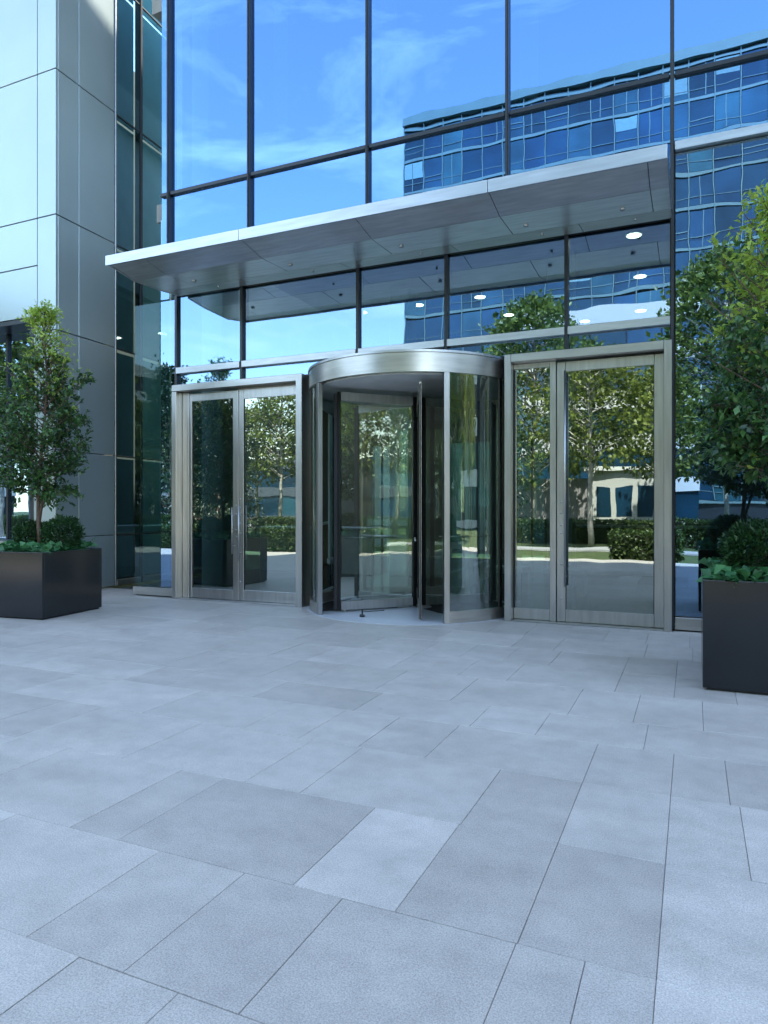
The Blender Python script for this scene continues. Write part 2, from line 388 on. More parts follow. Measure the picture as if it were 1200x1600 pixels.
# clerestory band between door header and canopy
for i in range(len(LOX)-1):
    a, b = LOX[i], LOX[i+1]
    pane('glass_pane', M['g_lo'], cw, a+.025, b-.025, .02, .035, 3.615, 4.72)
    pane('glass_pane', M['g_lo'], cw, a+.025, b-.025, .02, .035, 3.335, 3.51)
    cx('transom', M['alu'], a+.02, b-.02, -.05, .12, 3.515, 3.61)
for x in LOX[:-1]: cx('mullion', M['dark'], x-.022, x+.022, -.03, .14, 3.335, 4.75)
cx('transom', M['dark'], -7.44, -.25, -.02, .12, 4.735, 4.86)

# ---- left pier: metal cladding panels in front and on its return, then glass
RX = lambda y: -9.37-.0645*(y-8.0)
pier = thing('clad_pier', 'tall pier clad in pale grey metal panels left of the entrance', 'pier', (-9.37, 8.0, 0))
def toL(x, y): return x+9.37, y-8.0
struct('pier_core', M['cladframe'], -9.86, -9.62, 8.06, 9.25, 0, 12.9); struct('pier_core', M['cladframe'], -20, -12.45, 8.06, 9.25, 0, 4.56); struct('pier_core', M['cladframe'], -20, -9.865, 8.06, 9.25, 4.565, 12.9); struct('wing_wall', M['lobbywall'], -20, -11.2, 9.3, 14, 0, 11)
Zs = [0.02, .93, 2.35, 4.29, 6.15, 8.5, 10.9, 13.0]
Zl = [5.38, 7.75, 10.9]
def pier_panel(x0, x1, z0, z1): return bx('cladding_panel', M['clad'], pier, x0+9.37, x1+9.37, 0, .05, z0+.008, z1-.008, .004)
for z0, z1 in zip(Zs[:-1], Zs[1:]): pier_panel(-9.782, -9.372, z0, z1)
pier_panel(-12.4, -9.798, 6.15, 8.5); pier_panel(-12.4, -9.798, 8.5, 10.9); pier_panel(-12.4, -9.798, 10.9, 13.0); pier_panel(-20, -12.416, 10.9, 13.0); pier_panel(-12.4, -9.798, 5.38, 6.15); pier_panel(-12.4, -9.798, 4.55, 5.38)
pier_panel(-20, -12.416, 6.15, 10.9); pier_panel(-20, -12.416, .02, 6.15)
pier_panel(-9.87, -9.798, 0.02, 4.55); pier_panel(-12.4, -9.886, .02, .80)
# recessed window in the pier front
wn = bx('window_frame', M['dark'], pier, -9.95+9.37, -9.872+9.37, .0, .5, .80, 4.55); 
bx('window_soffit', M['dark'], pier, -12.4+9.37, -9.95+9.37, 0.0, .5, 4.47, 4.54); bx('window_sill', M['steelh'], pier, -12.4+9.37, -9.95+9.37, -.02, .5, .80, .86)
pane('window_pane', M['g_lo'], pier, -12.4+9.37, -11.0+9.37, .40, .42, .86, 4.47); pane('window_pane', M['g_lo'], pier, -10.96+9.37, -9.95+9.37, .40, .42, .86, 4.47)
bx('window_mullion', M['dark'], pier, -11.0+9.37, -10.96+9.37, .36, .46, .86, 4.47)
# return panels (angled slightly), built in a local frame running along the return
ret = lambda name, m, y0, y1, z0, z1, t=.05, mats=None: None
ang = math.atan(.0645)
def return_piece(name, mats, s0, s1, z0, z1, d0=0.0, d1=.05, glassy=False, c=.004):
    """s: metres back along the return wall; d: depth behind its face"""
    b = MB().box(-d1, -d0, s0, s1, z0, z1, 0 if glassy else c)
    if glassy: b.mi = [1]*6; b.mi[3] = 0
    ca, sa = math.cos(ang), math.sin(ang)
    b.v = [(x*ca-y*sa, x*sa+y*ca, z) for x, y, z in b.v]
    return b.build(name, mats, pier)
for z0, z1 in zip(Zs[:-1], Zs[1:]):
    return_piece('cladding_panel', M['clad'], .052, .482, z0+.008, z1-.008)
    return_piece('cladding_panel', M['clad'], .492, 1.325, z0+.008, z1-.008)
return_piece('edge_trim', M['alu'], 1.332, 1.372, .02, 13.0, -.015, .05)
for s0, s1 in ((1.385, 2.02), (2.08, 3.1), (3.16, 4.6)):
    for z0, z1 in zip(Zs[:-1], Zs[1:]):
        return_piece('glass_pane', [M['g_ret'], M['clear']], s0, s1, max(z0, .12)+.012, z1-.012, .02, .04, True)
        if z1 < 12: return_piece('glazing_bar', M['cladframe'], s0, s1, z1-.010, z1+.010, .012, .05, False, 0)
    return_piece('sill', M['steelh'], s0, s1, .02, .12, -.01, .06)
for s in (2.05, 3.13): return_piece('mullion', M['dark'], s-.028, s+.028, .02, 13.0, 0, .14)
for z0, z1 in zip(Zs[:-1], Zs[1:]):  # translucent blinds added so sky from the roofless wing brightens the return glass
    return_piece('added_backlit_blind', M['teal2'], 1.40, 2.01, max(.14, z0+.03), z1-.03, .16, .18, False, 0)
    return_piece('added_backlit_blind', M['teal'], 2.10, 3.08, max(.14, z0+.03), z1-.03, .16, .18, False, 0)
    return_piece('added_backlit_blind', M['teal2'], 3.2, 4.5, max(.14, z0+.03), z1-.03, .16, .18, False, 0)

# ---- canopy
cp = thing('entrance_canopy', 'long brushed metal canopy projecting above the entrance doors', 'canopy', (-7.25, 7.05, 4.7))
X0, X1 = -7.25, -.22
prof = [(0.0, .03), (.48, -.055), (1.10, -.03), (1.50, .02)]      # y from the nose, z: underside
seams = [X0, -6.67, -5.10, -3.53, -1.96, -.40, X1]
for k in range(3):
    (y0, za), (y1, zb) = prof[k], prof[k+1]
    xs = seams if k < 2 else [X0, -5.9, -4.3, -2.75, -1.2, X1]
    for a, b in zip(xs[:-1], xs[1:]):
        g = .004; a0, b0 = a-X0+g, b-X0-g; ya, yb = y0+g, y1-g; t = .02
        MB().add([(a0,ya,za),(b0,ya,za),(b0,yb,zb),(a0,yb,zb),(a0,ya,za+t),(b0,ya,za+t),(b0,yb,zb+t),(a0,yb,zb+t)],
                 [(0,3,2,1),(4,5,6,7),(0,1,5,4),(1,2,6,5),(2,3,7,6),(3,0,4,7)]).build('soffit_panel', M['soffit'], cp)
for a, b in zip([X0-.04, -5.1, -1.96], [-5.1, -1.96, X1]): bx('fascia', M['alu'], cp, a-X0+.003, b-X0-.003, -.03, -.002, .0, .135, .003)
bx('top_plate', M['alu'], cp, 0.0, X1-X0, 0, 1.48, .115, .130)
MB().add([(-.03,0,.025),(-.03,.48,-.06),(-.03,1.10,-.035),(-.03,1.5,.015),(-.03,1.5,.112),(-.03,0,.112),(-.005,0,.025),(-.005,.48,-.06),(-.005,1.10,-.035),(-.005,1.5,.015),(-.005,1.5,.112),(-.005,0,.112)],
         [(0,1,2,3,4,5),(11,10,9,8,7,6),(0,6,7,1),(1,7,8,2),(2,8,9,3),(3,9,10,4),(4,10,11,5),(5,11,6,0)]).build('end_plate', M['soffit'], cp)
bx('inner_core', M['cladframe'], cp, .03, X1-X0-.01, .03, 1.46, .045, .108)
for x in (-6.5, -4.9, -3.3, -1.75, -.7):
    y = .85; MB().tube([(x-X0, y, -.036), (x-X0, y, -.062)], .028, 12).build('downlight', M['steel'], cp, True)
    MB().tube([(x-X0+.1, y+.42, .0), (x-X0+.1, y+.42, -.03)], .016, 10).build('sprinkler', M['steel'], cp, True)

# ================================================================== DOORS
def lock_cyl(p, x, y, z, r=.014):
    return MB().tube([(x, y+.012, z), (x, y-.012, z)], r, 12).build('lock', M['steel'], p, True)
def leaf(root, x0, x1, z0, z1, y, wl, wr, wt, wb, gmat, label=None):
    """glazed door leaf: the frame of stiles and rails carries pane, gaskets, locks and handle"""
    t = .05; b = MB().box(x0, x0+wl, y, y+t, z0, z1, .004).box(x1-wr, x1, y, y+t, z0, z1, .004)
    b.box(x0+wl+.002, x1-wr-.002, y+.002, y+t, z1-wt, z1, .003).box(x0+wl+.002, x1-wr-.002, y+.002, y+t, z0, z0+wb, .003)
    d = b.build('door_leaf', M['steel'], root)
    pane('glass_pane', gmat, d, x0+wl, x1-wr, y+.018, y+.032, z0+wb, z1-wt)
    for a in ((x0+wl, x0+wl+.008, z0+wb, z1-wt), (x1-wr-.008, x1-wr, z0+wb, z1-wt)): bx('gasket', M['gasket'], d, a[0], a[1], y+.006, y+.017, a[2], a[3])
    return d
def handle_at(p, x, y, z0, z1, r=.014):
    h = MB().tube([(x, y-.075, z0), (x, y-.075, z1)], r, 12)
    for z in (z0+.12, (z0+z1)/2, z1-.12): h.tube([(x, y-.075, z), (x, y+.004, z)], r*.7, 8)
    return h.build('pull_handle', M['steel'], p, True)
# left double door
ld = thing('double_door', 'stainless steel framed glass double door left of the revolving door', 'door', (-6.25, FY, 0))
def fr(root, ox, name, m, a, b, y0, y1, z0, z1): return bx(name, m, root, a-ox, b-ox, y0, y1, z0, z1, .004)
o = -6.25
fr(ld, o, 'frame_post', M['steel'], -7.44, -7.35, -.10, .14, 0, 3.225); fr(ld, o, 'frame_post', M['steel'], -5.175, -5.075, -.12, .14, 0, 3.325)
fr(ld, o, 'frame_head', M['steelh'], -7.44, -5.178, -.10, .14, 3.23, 3.33)
fr(ld, o, 'door_jamb', M['steel'], -7.347, -7.22, .045, .14, .01, 3.225)
leaf(ld, -7.215-o, -6.285-o, .015, 3.2, .05, .05, .10, .12, .15, M['g_door'], None)
l2 = leaf(ld, -6.275-o, -5.18-o, .015, 3.2, .05, .085, .02, .14, .16, M['g_door'], None)
handle_at(l2, -6.225-o, .05, .62, 1.45, .012)
for z in (1.55, 1.42, 1.30, 1.18, 1.02, .30): lock_cyl(l2, -6.25-o, .045, z, .012)
l3 = [c for c in ld.children if c.name.startswith('door_leaf')][0]
for z in (1.45, 1.32, 1.08, .98): lock_cyl(l3, -6.32-o, .045, z, .012)
handle_at(l3, -6.345-o, .05, .72, 1.42, .010)
# right door with its side light
rd = thing('glass_door', 'single glass door with full height pull handle and narrow side light right of the revolving door', 'door', (-1.2, FY, 0)); o = -1.2
fr(rd, o, 'frame_post', M['steel'], -2.155, -2.075, -.10, .14, 0, 3.325); fr(rd, o, 'frame_post', M['steel'], -.305, -.222, -.10, .14, 0, 3.325)
fr(rd, o, 'frame_head', M['steelh'], -2.072, -.308, -.10, .14, 3.225, 3.325)
sl = MB().box(-2.072-o, -1.622-o, .05, .10, .015, .15, .003).box(-2.072-o, -1.622-o, .05, .10, 3.16, 3.222, .003).box(-1.62-o, -1.545-o, .045, .10, .01, 3.222, .003).build('side_light', M['steel'], rd)
pane('glass_pane', M['g_door'], sl, -2.072-o, -1.62-o, .068, .082, .15, 3.16)
bx('gasket', M['gasket'], sl, -2.072-o, -2.058-o, .052, .066, .15, 3.16)
dl = leaf(rd, -1.535-o, -.41+.10-o, .015, 3.205, .05, .105, .105, .12, .15, M['g_door'])
handle_at(dl, -1.425-o, .05, .45, 3.08, .013)
for z in (1.48, 1.35, 1.20, 1.10, .72, .30): lock_cyl(dl, -1.48-o, .045, z, .013)

# revolving door
CX, CY, RR = -3.62, 9.15, 1.46
rv = thing('revolving_door', 'round revolving door with a stainless steel drum ring and glass wings', 'revolving door', (CX, CY, 0))
st = M['steel']
def rev(name, b, m, smooth=True, p=rv):
    oo = b.build(name, m, p)
    if smooth:
        for q in oo.data.polygons: q.use_smooth = True
        md = oo.modifiers.new('edges', 'EDGE_SPLIT'); md.split_angle = R(35)
    return oo
rev('drum_fascia', MB().arc(0, 0, RR-.06, RR+.03, 158, 382, 3.06, 3.295, 64), steel('drum_steel', (.52, .51, .49), .22, (1.5, 1.5, 70)))
rev('drum_top', MB().arc(0, 0, RR-.10, RR+.045, 158, 382, 3.297, 3.325, 64), M['alu'])
rev('drum_ceiling', MB().arc(0, 0, .01, RR-.065, 0, 360, 3.05, 3.075, 48), M['white'])
rev('floor_disc', MB().arc(0, 0, .01, RR+.06, 0, 360, -.03, .0045, 64), M['paledisc'])
for a0, a1 in ((-230, -138), (-38, 50)):
    rev('entrance_mat', MB().arc(0, 0, .25, RR-.10, a0, a1, .0085, .014, 24), M['mat'])
rev('entrance_mat', MB().arc(0, 0, .3, RR-.2, 52, 130, .0085, .014, 24), M['mat'])
for a0, a1 in ((-52, 14), (166, 232), (90-38, 90-30)):
    if a1-a0 < 20: continue
    b = MB().arc(0, 0, RR-.012, RR, a0, a1, .15, 3.06, 20); b.mi = [0 if i % 4 == 1 else 1 for i in range(len(b.f))]
    rev('curved_glass', b, [M['g_rev'], M['clear']])
    rev('base_rail', MB().arc(0, 0, RR-.03, RR+.02, a0, a1, .005, .15, 20), steel('base_steel', (.60, .58, .55), .25, (1.5, 1.5, 60)))
def post_at(deg, w=.05, m=st, z1=3.058, name='jamb_post'):
    c, s_ = math.cos(R(deg)), math.sin(R(deg)); b = MB().box(-w/2, w/2, -.035, .035, .004, z1, .004)
    b.v = [((RR+x)*c-y*s_, (RR+x)*s_+y*c, z) for x, y, z in b.v]
    return b.build(name, m, rv)
MB().tube([(0,0,.01),(0,0,.02)],.08,16).build('pivot_plate', st, rv); post_at(-53, .07); post_at(232.5, .06); post_at(232.5-3.2, .035, M['bronze']); post_at(15, .06); post_at(165, .06)
for a in (-20, 200, -8, 190): post_at(a, .018, M['bronze'])
MB().tube([(0, 0, .01), (0, 0, 3.05)], .035, 12).build('centre_shaft', st, rv, True)
def wing(deg, r=1.24, ax=(.07, 0)):
    b = MB().box(.04, .10, -.020, .020, .03, 2.98, .003, 1).box(r-.04, r-.003, -.018, .018, .03, 2.98, .003, 1)
    b.box(.103, r-.048, -.020, .020, .03, .15, .003).box(.103, r-.048, -.020, .020, 2.86, 2.98, .003)
    w = b.build('wing', [st, M['bronze']], rv)
    bx('edge_cap', st, w, r-.002, r+.001, -.012, .012, .03, 2.98) if deg == -68 else None; w.location = (ax[0], ax[1], 0); w.rotation_euler = (0, 0, R(deg))
    bx('edge_strip', M['gasket'], w, r, r+.05, -.008, .008, .04, 2.95)
    pane('glass_pane', M['g_rev2'], w, .10, r-.05, -.006, .006, .15, 2.86)
    MB().tube([(.35, -.06, 1.0), (r-.12, -.06, 1.0)], .011, 8).build('push_bar', st, w, True)
    MB().tube([(r-.1, 0, .03), (r-.1, 0, .012)], .02, 8).build('floor_bolt', st, w)
    return w
M['g_rev2'] = glass('wing_glass', (1, 1, .95), .38, (.78, .88, .84), .001, 1.5)
for d in (-68, -133, 47, 112): wing(d, 1.22)
# little floor stop by the opening
fs = MB().tube([(-.28, -1.12, .006), (-.28, -1.12, .10)], .010, 8).tube([(-.28, -1.12, .07), (-.02, -1.0, .09)], .006, 6).tube([(-.31, -1.12, .02), (-.25, -1.12, .02)], .02, 8)
fs.build('floor_stop', M['bronze'], rv)
# steel threshold strip
for a, b in ((-7.34, -5.18), (-2.07, -.31)): tag(MB().box(a, b, FY-.09, FY+.045, .0035, .011, .002).build('door_threshold', M['steelh'], plaza))

# ================================================================== LOBBY FURNISHING
lamps = [(-.95, 14.4), (-2.3, 14.4), (-4.18, 14.4), (-5.6, 14.4), (-3.95, 16.0), (-2.4, 17.3), (-.9, 12.2), (-7.0, 14.4), (-1.1, 16.9)]
words = ['right of the big door', 'seen above the right door', 'above the revolving door', 'above the left door', 'behind the one above the revolving door', 'far back in the lobby', 'nearest the glass on the right', 'leftmost in the lobby', 'deep in the lobby on the right']
for (x, y), w in zip(lamps, words):
    t = thing('ceiling_light', 'round glowing lobby ceiling light '+w, 'ceiling light', (x, y, 6.0), 0, 'round lights in the lobby ceiling')
    MB().tube([(0, 0, -.005), (0, 0, -.05)], .145, 20).build('trim', M['white'], t, False); MB().tube([(0, 0, -.052), (0, 0, -.058)], .115, 20).build('diffuser', M['lamp'], t)
for x, y, w in ((-7.35, 9.6, 'behind the leftmost upper pane'), (-2.15, 12.6, 'right of the revolving door'), (-5.6, 13.5, 'behind the left double door'), (1.9, 10.6, 'behind the right hand planter')):
    tag(MB().box(x-.22, x+.22, y-.22, y+.22, 0, 5.99, .01).build('column', M['column']), 'square pale lobby column standing '+w, 'column', 'columns in the lobby')
tag(MB().box(-7.5, -7.15, 9.05, 9.30, 6.45, 9.58, .01).build('column', M['white']), 'white square column on the upper floor behind the leftmost glass', 'column', 'columns in the lobby')
for x in (-6.0, -4.2, -2.2, 1.6):
    tag(MB().box(x+.12, x+.36, 9.0, 9.03, 6.45, 9.55).build('blind', M['white']), 'narrow white vertical blind behind the upper mullion at the '+{-6.0:'far left', -4.2:'centre left', -2.2:'centre right', 1.6:'far right'}[x], 'blind')
dk = thing('reception_desk', 'long pale stone reception desk inside behind the left double door', 'desk', (-7.8, 13.2, 0))
bx('front_panel', M['desk'], dk, -1.2, 1.6, 0, .1, 0, .95, .01); bx('worktop', M['white'], dk, -1.25, 1.65, -.08, .7, .955, 1.0, .01)
d2 = thing('lobby_counter', 'timber clad counter deep in the lobby behind the right door', 'counter', (-1.2, 15.2, 0))
bx('front_panel', M['wood'], d2, -1.4, 1.6, 0, .1, 0, 1.0, .01); bx('worktop', M['desk'], d2, -1.45, 1.65, -.08, .7, 1.005, 1.05, .01)
for x, w in ((-2.9, 'near the timber counter'), (-1.9, 'beside the timber counter')):
    t = thing('lounge_bench', 'low pale bench inside the lobby '+w, 'bench', (x, 11.6, 0))
    bx('seat', M['desk'], t, -.35, .35, -.25, .25, .32, .42, .02)
    for a in (-.28, .28): bx('leg', M['dark'], t, a-.03, a+.03, -.2, .2, 0, .318)

# ================================================================== PLANTERS AND PLANTS
def planter(name, label, x, y, rz, sz=1.09, h=.85):
    t = thing(name, label, 'planter', (x, y, 0), rz)
    a = sz/2; w = .035; P = M['planter']
    bx('side_panel', P, t, -a, a, -a, -a+w, .02, h, .004); bx('side_panel', P, t, -a, a, a-w, a, .02, h, .004)
    bx('side_panel', P, t, -a, -a+w, -a+w+.001, a-w-.001, .02, h, .003); bx('side_panel', P, t, a-w, a, -a+w+.001, a-w-.001, .02, h, .003)
    bx('base_plinth', M['gasket'], t, -a+.03, a-.03, -a+.03, a-.03, 0, .03)
    n = 14; v = [( -a+w+(2*a-2*w)*i/n, -a+w+(2*a-2*w)*j/n, h-.06+random.uniform(-.02, .025)) for j in range(n+1) for i in range(n+1)]
    MB().add(v, [(j*(n+1)+i, j*(n+1)+i+1, (j+1)*(n+1)+i+1, (j+1)*(n+1)+i) for j in range(n) for i in range(n)]).build('soil', M['soil'], t)
    return t
PL = (-8.06, 6.64); PR = (.612, 6.425)
planter('planter_box', 'dark square planter on the left holding a tree and two dark shrubs', PL[0], PL[1], R(6.8))
planter('planter_box', 'dark square planter on the right edge beside the glass', PR[0], PR[1], 0)

def leafy_tree(name, label, x, y, z, z_crown, z_top, rmax, nl, size, seed, lean=(0, 0), sunlit=.72, trunk_r=.03, lit_sparse=.9):
    rs = np.random.default_rng(seed); t = thing(name, label, 'tree', (x, y, z))
    H = z_top-z
    def axis(f): return np.array([lean[0]*f*f+.05*math.sin(f*6+seed), lean[1]*f*f+.05*math.cos(f*5+seed), f*H])
    wood = MB(); wood.tube([axis(f) for f in np.linspace(0, .93, 14)], list(np.linspace(trunk_r, .006, 14)), 8)
    wood.tube([axis(.1), axis(.3)+[.10, .02, 0], axis(.5)+[.22, .1, 0]], [trunk_r*.6, trunk_r*.5, .008], 6)
    P1, D1, P2, D2 = [], [], [], []
    f0 = (z_crown-z)/H
    n_l = 95
    for i in range(n_l):
        f = f0*.9+(1-f0*.9)*(i/n_l)**1.05; q = (f-f0)/(1-f0)
        env = rmax*max(.10, (1-max(0, q-.25)/.75)**.9 if q > .25 else .72+1.1*max(0, q))*rs.uniform(.65, 1.15)
        a = i*2.4+rs.uniform(-.5, .5); el = rs.uniform(-.05, .45)+q*.75
        d = np.array([math.cos(a)*math.cos(el), math.sin(a)*math.cos(el), math.sin(el)])
        p0 = axis(min(.92, f)); ln = env/max(.35, math.cos(el)) if q < .8 else env+.12
        mid = p0+d*ln*.5+np.array([0, 0, .05*ln]); end = p0+d*ln+np.array([0, 0, .10*ln])
        wood.tube([p0, mid, end], [.009*(1.2-q*.6), .006, .0025], 5, False)
        nt = int(5+7*(1-q))
        for k in range(nt):
            s_ = rs.uniform(.25, 1.0); b = p0+(end-p0)*s_+np.array([0, 0, .04*math.sin(s_*3)])
            d2 = d*.7+rs.normal(0, .65, 3); d2[2] += .15; d2 /= np.linalg.norm(d2); tl = rs.uniform(.08, .26)*(1.15-.4*q)
            e2 = b+d2*tl; wood.tube([b, e2], [.0032, .0014], 3, False)
            m_ = max(3, int(nl/(n_l*9)*rs.uniform(.6, 1.4)))
            is_lit = (q+rs.normal(0, .10)+(-.10 if d2[0] < 0 else .05)) > sunlit  # upper sprays, more on the right, take the painted sunlit colour
            if is_lit: m_ = int(m_*lit_sparse)+1
            for j in range(m_):
                p = b+d2*tl*rs.uniform(.1, 1.05)+rs.normal(0, .018, 3)
                (P2 if is_lit else P1).append(p); (D2 if is_lit else D1).append(d2+rs.normal(0, .5, 3))
    wood.build('trunk', M['bark'], t, True)
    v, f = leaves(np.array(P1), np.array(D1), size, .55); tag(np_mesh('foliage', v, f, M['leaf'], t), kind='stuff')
    if P2: v, f = leaves(np.array(P2), np.array(D2), size*.85, .5); tag(np_mesh('sunlit_foliage', v, f, M['leafy'], t), 'leaves at the top coloured yellow green for sunlight', kind='stuff')
    return t
leafy_tree('planter_tree', 'slender small tree with dense dark leaves in the left planter', PL[0]-.02, PL[1]+.05, .80, 1.58, 4.15, .64, 15500, .064, 3, (-.05, 0), .52, lit_sparse=.5)
leafy_tree('planter_tree', 'leafy tree with yellow green top in the right planter', PR[0]+.04, PR[1]+.02, .80, 1.62, 3.95, .76, 14000, .072, 11, (.05, 0), .34, lit_sparse=.6)
def bush(name, label, x, y, z, rx, rz_, n, size, mat, seed, group=None):
    rs = np.random.default_rng(seed); t = thing(name, label, 'shrub', (x, y, z), 0, group)
    w = MB()
    for i in range(26):
        a = rs.uniform(0, 6.28); e = rs.uniform(.3, 1.4); d = np.array([math.cos(a)*math.cos(e)*rx, math.sin(a)*math.cos(e)*rx, rz_*(.6+.9*math.sin(e))])*.85
        w.tube([(0, 0, 0), d*.5, d], [.010, .006, .002], 4, False)
    w.build('stems', M['bark'], t)
    u = rs.normal(0, 1, (n, 3)); u /= np.linalg.norm(u, axis=1, keepdims=True); rr = rs.uniform(.55, 1.04, (n, 1))**.6
    lump = 1+.12*np.sin(u[:, :1]*7+seed)*np.cos(u[:, 1:2]*6+1)
    P = u*rr*lump*np.array([rx, rx, rz_]); P[:, 2] += rz_*1.12
    v, f = leaves(P, u+np.array([0, 0, .5]), size, .5, .5, 0); tag(np_mesh('foliage', v, f, mat, t), kind='stuff')
    return t
bush('round_shrub', 'rounded dark shrub left of the trunk in the left planter', PL[0]-.26, PL[1]+.10, .80, .25, .20, 5200, .040, M['shrub'], 1)
bush('round_shrub', 'rounded dark shrub right of the trunk in the left planter', PL[0]+.28, PL[1]+.12, .80, .25, .23, 5200, .040, M['shrub'], 2)
bush('round_shrub', 'round clipped shrub under the tree in the right planter', PR[0]-.12, PR[1]-.05, .80, .27, .23, 7500, .040, M['shrub'], 5)
def cover(label, x, y, rz, seed, half=.50, n=520):
    rs = np.random.default_rng(seed)
    P = np.zeros((n, 3)); P[:, 0] = rs.uniform(-half, half, n); P[:, 1] = rs.uniform(-half, half, n); P[:, 2] = rs.uniform(0.0, .12, n)
    D = rs.normal(0, 1, (n, 3)); D[:, 2] = rs.uniform(.1, .8, n)
    v, f = leaves(P, D, .10, .8, .2, .1); o = np_mesh('ground_cover', v, f, M['ivy']); o.location = (x, y, .80); o.rotation_euler = (0, 0, rz)
    return tag(o, label, 'ground cover', None, 'stuff')
cover('low bright green leafy ground cover filling the left planter', PL[0], PL[1], R(6.8), 21, .50, 700); cover('low bright green leafy ground cover filling the right planter', PR[0], PR[1], 0, 22, .50, 700)

# ================================================================== ACROSS THE PLAZA (seen mirrored in the glass)
# ---- big blue glass office block
def office_block():
    t = thing('office_block', 'wide blue glass office block across the plaza mirrored in the facade', 'building', (-31, -58, 0))
    nb, nf, bw, fh = 24, 12, 2.35, 3.65
    bx('wall', M['dark'], t, 0, nb*bw, -20, -.3, 0, 46.2); bx('parapet', M['bframe'], t, -.2, nb*bw+.2, -20.2, .25, 46.25, 47.2)
    ref = MB().box(.09, bw-.09, -.12, -.04, .14, fh-.35).build('window_pane', M['bwin'], t); mesh = ref.data; bpy.data.objects.remove(ref)
    rs = random.Random(4)
    for f in range(nf):
        for b in range(nb):
            o = bpy.data.objects.new('window_pane', mesh); C.objects.link(o); o.parent = t; o.location = (b*bw, rs.uniform(-.03, .03), 2.0+f*fh)
            o.rotation_euler = (R(rs.uniform(-.25, .25)), 0, R(rs.uniform(-.3, .3)))
    for f in range(nf+1): bx('floor_band', M['bframe'], t, 0, nb*bw, -.3, .0, 2.0+f*fh-.20, 2.0+f*fh+.10)
    mu = MB()
    for b in range(nb+1): mu.box(b*bw-.05, b*bw+.05, -.3, .06, 2.2, 46.2)
    for f in range(nf):
        for b in range(nb):
            mu.box(b*bw+.1, b*bw+bw-.1, -.1, .02, 2.9+f*fh, 2.95+f*fh)
            if rs.random() < .45: k = rs.uniform(.3, .7); mu.box(b*bw+bw*k-.04, b*bw+bw*k+.04, -.1, .03, 2.14+f*fh, 1.66+(f+1)*fh)
            if rs.random() < .2: mu.box(b*bw+.1, b*bw+bw-.1, -.1, .03, 3.4+f*fh, 3.48+f*fh)
    tag(mu.build('window_mullion', M['bframe'], t), kind='stuff')
    bl = MB()
    for k in range(14):
        f, b = rs.randrange(nf), rs.randrange(nb); h = rs.uniform(.8, 2.8); bl.box(b*bw+.12, (b+1)*bw-.12, -.03, .0, 1.62+(f+1)*fh-h, 1.62+(f+1)*fh)
    tag(bl.build('window_blind', M['teal2'], t), kind='stuff')
office_block()
def banded(name, label, x, y, w, h, d, nfl, wall=M['concrete']):
    t = thing(name, label, 'building', (x, y, 0)); fh = h/nfl
    bx('wall', M['dark'], t, .2, w-.2, -d, -.3, 0, h-.2)
    for i in range(nfl+1): bx('floor_band', wall, t, 0, w, -d, 0, max(0, i*fh-.75), i*fh+.55)
    for i in range(nfl):
        n = max(2, int(w/2.6)); 
        for k in range(n): bx('window_pane', M['bwin'], t, k*w/n+.06, (k+1)*w/n-.06, -.22, -.16, i*fh+.55, (i+1)*fh-.75)
    return t
banded('office_block', 'white office building with ribbon windows mirrored in the right door', -12.5, -38, 13.0, 16.4, 10, 5)
banded('office_block', 'white office building far left mirrored beside the left door', -84, -52, 16, 20, 10, 6)
banded('office_block', 'low dark banded building behind the trees mirrored in the left door', -66, -60, 30, 7.5, 10, 2, M['darkwall'])
banded('office_block', 'long pale office building on the far left side street', -95, 30, 22, 18, 70, 5)
banded('office_block', 'long pale office building beyond the right end of the plaza', 40, 40, 22, 15, 70, 4)
pv = thing('garden_pavilion', 'low white pavilion at the far side of the lawn mirrored in the right door', 'pavilion', (-6.0, -27.5, 0))
bx('wall', M['concrete'], pv, 0, 4.0, -3, 0, 0, 3.7); bx('roof', M['white'], pv, -.3, 4.3, -3.2, .3, 3.72, 3.95); bx('side_wall', M['mauve'], pv, -5, -.01, -2.5, -.3, 0, 3.4)
for k in range(3): bx('window_pane', M['bwin'], pv, .5+k*1.2, 1.4+k*1.2, .002, .03, 1.0, 2.8)

# ---- park trees
def park_tree_mesh(seed, h, zc, r, n_cl, mat, leaf_s=.24, conif=False):
    rs = np.random.default_rng(seed); w = MB()
    w.tube([(0, 0, 0), (.05, .02, zc*.6), (0, .08, zc+.6), (.1, 0, h*.85)], [.15, .11, .09, .03], 8)
    P, D = [], []
    for i in range(n_cl):
        q = rs.uniform(0, 1)**.85; z = zc+(h-zc)*q
        env = r*((1-q)**.8*1.05+.06) if conif else r*math.sqrt(max(.02, 1-(2*q-.85)**2/1.4))
        a = rs.uniform(0, 6.28); rad = env*rs.uniform(.35, 1)**.6*(1+.18*math.sin(a*3+seed+q*5))
        c = np.array([math.cos(a)*rad, math.sin(a)*rad, z+rs.normal(0, .12)])
        if i % 6 == 0: w.tube([(0, 0, max(zc*.8, z-rad*.6)), c*np.array([.5, .5, 1])-[0, 0, rad*.2], c], [.05, .03, .01], 4, False)
        m = rs.integers(12, 22); s = rs.uniform(.22, .42)
        p = c+rs.normal(0, 1, (m, 3))*np.array([s, s, s*.5]); P.append(p); D.append(p-np.array([0, 0, zc+(h-zc)*.4]))
    wo = w.build('trunk', M['palebark'] if not conif else M['bark'], None, True)
    v, f = leaves(np.concatenate(P), np.concatenate(D), leaf_s, .65, .6)
    fo = np_mesh('foliage', v, f, mat)
    a, b = wo.data, fo.data
    bpy.data.objects.remove(wo); bpy.data.objects.remove(fo)
    return a, b
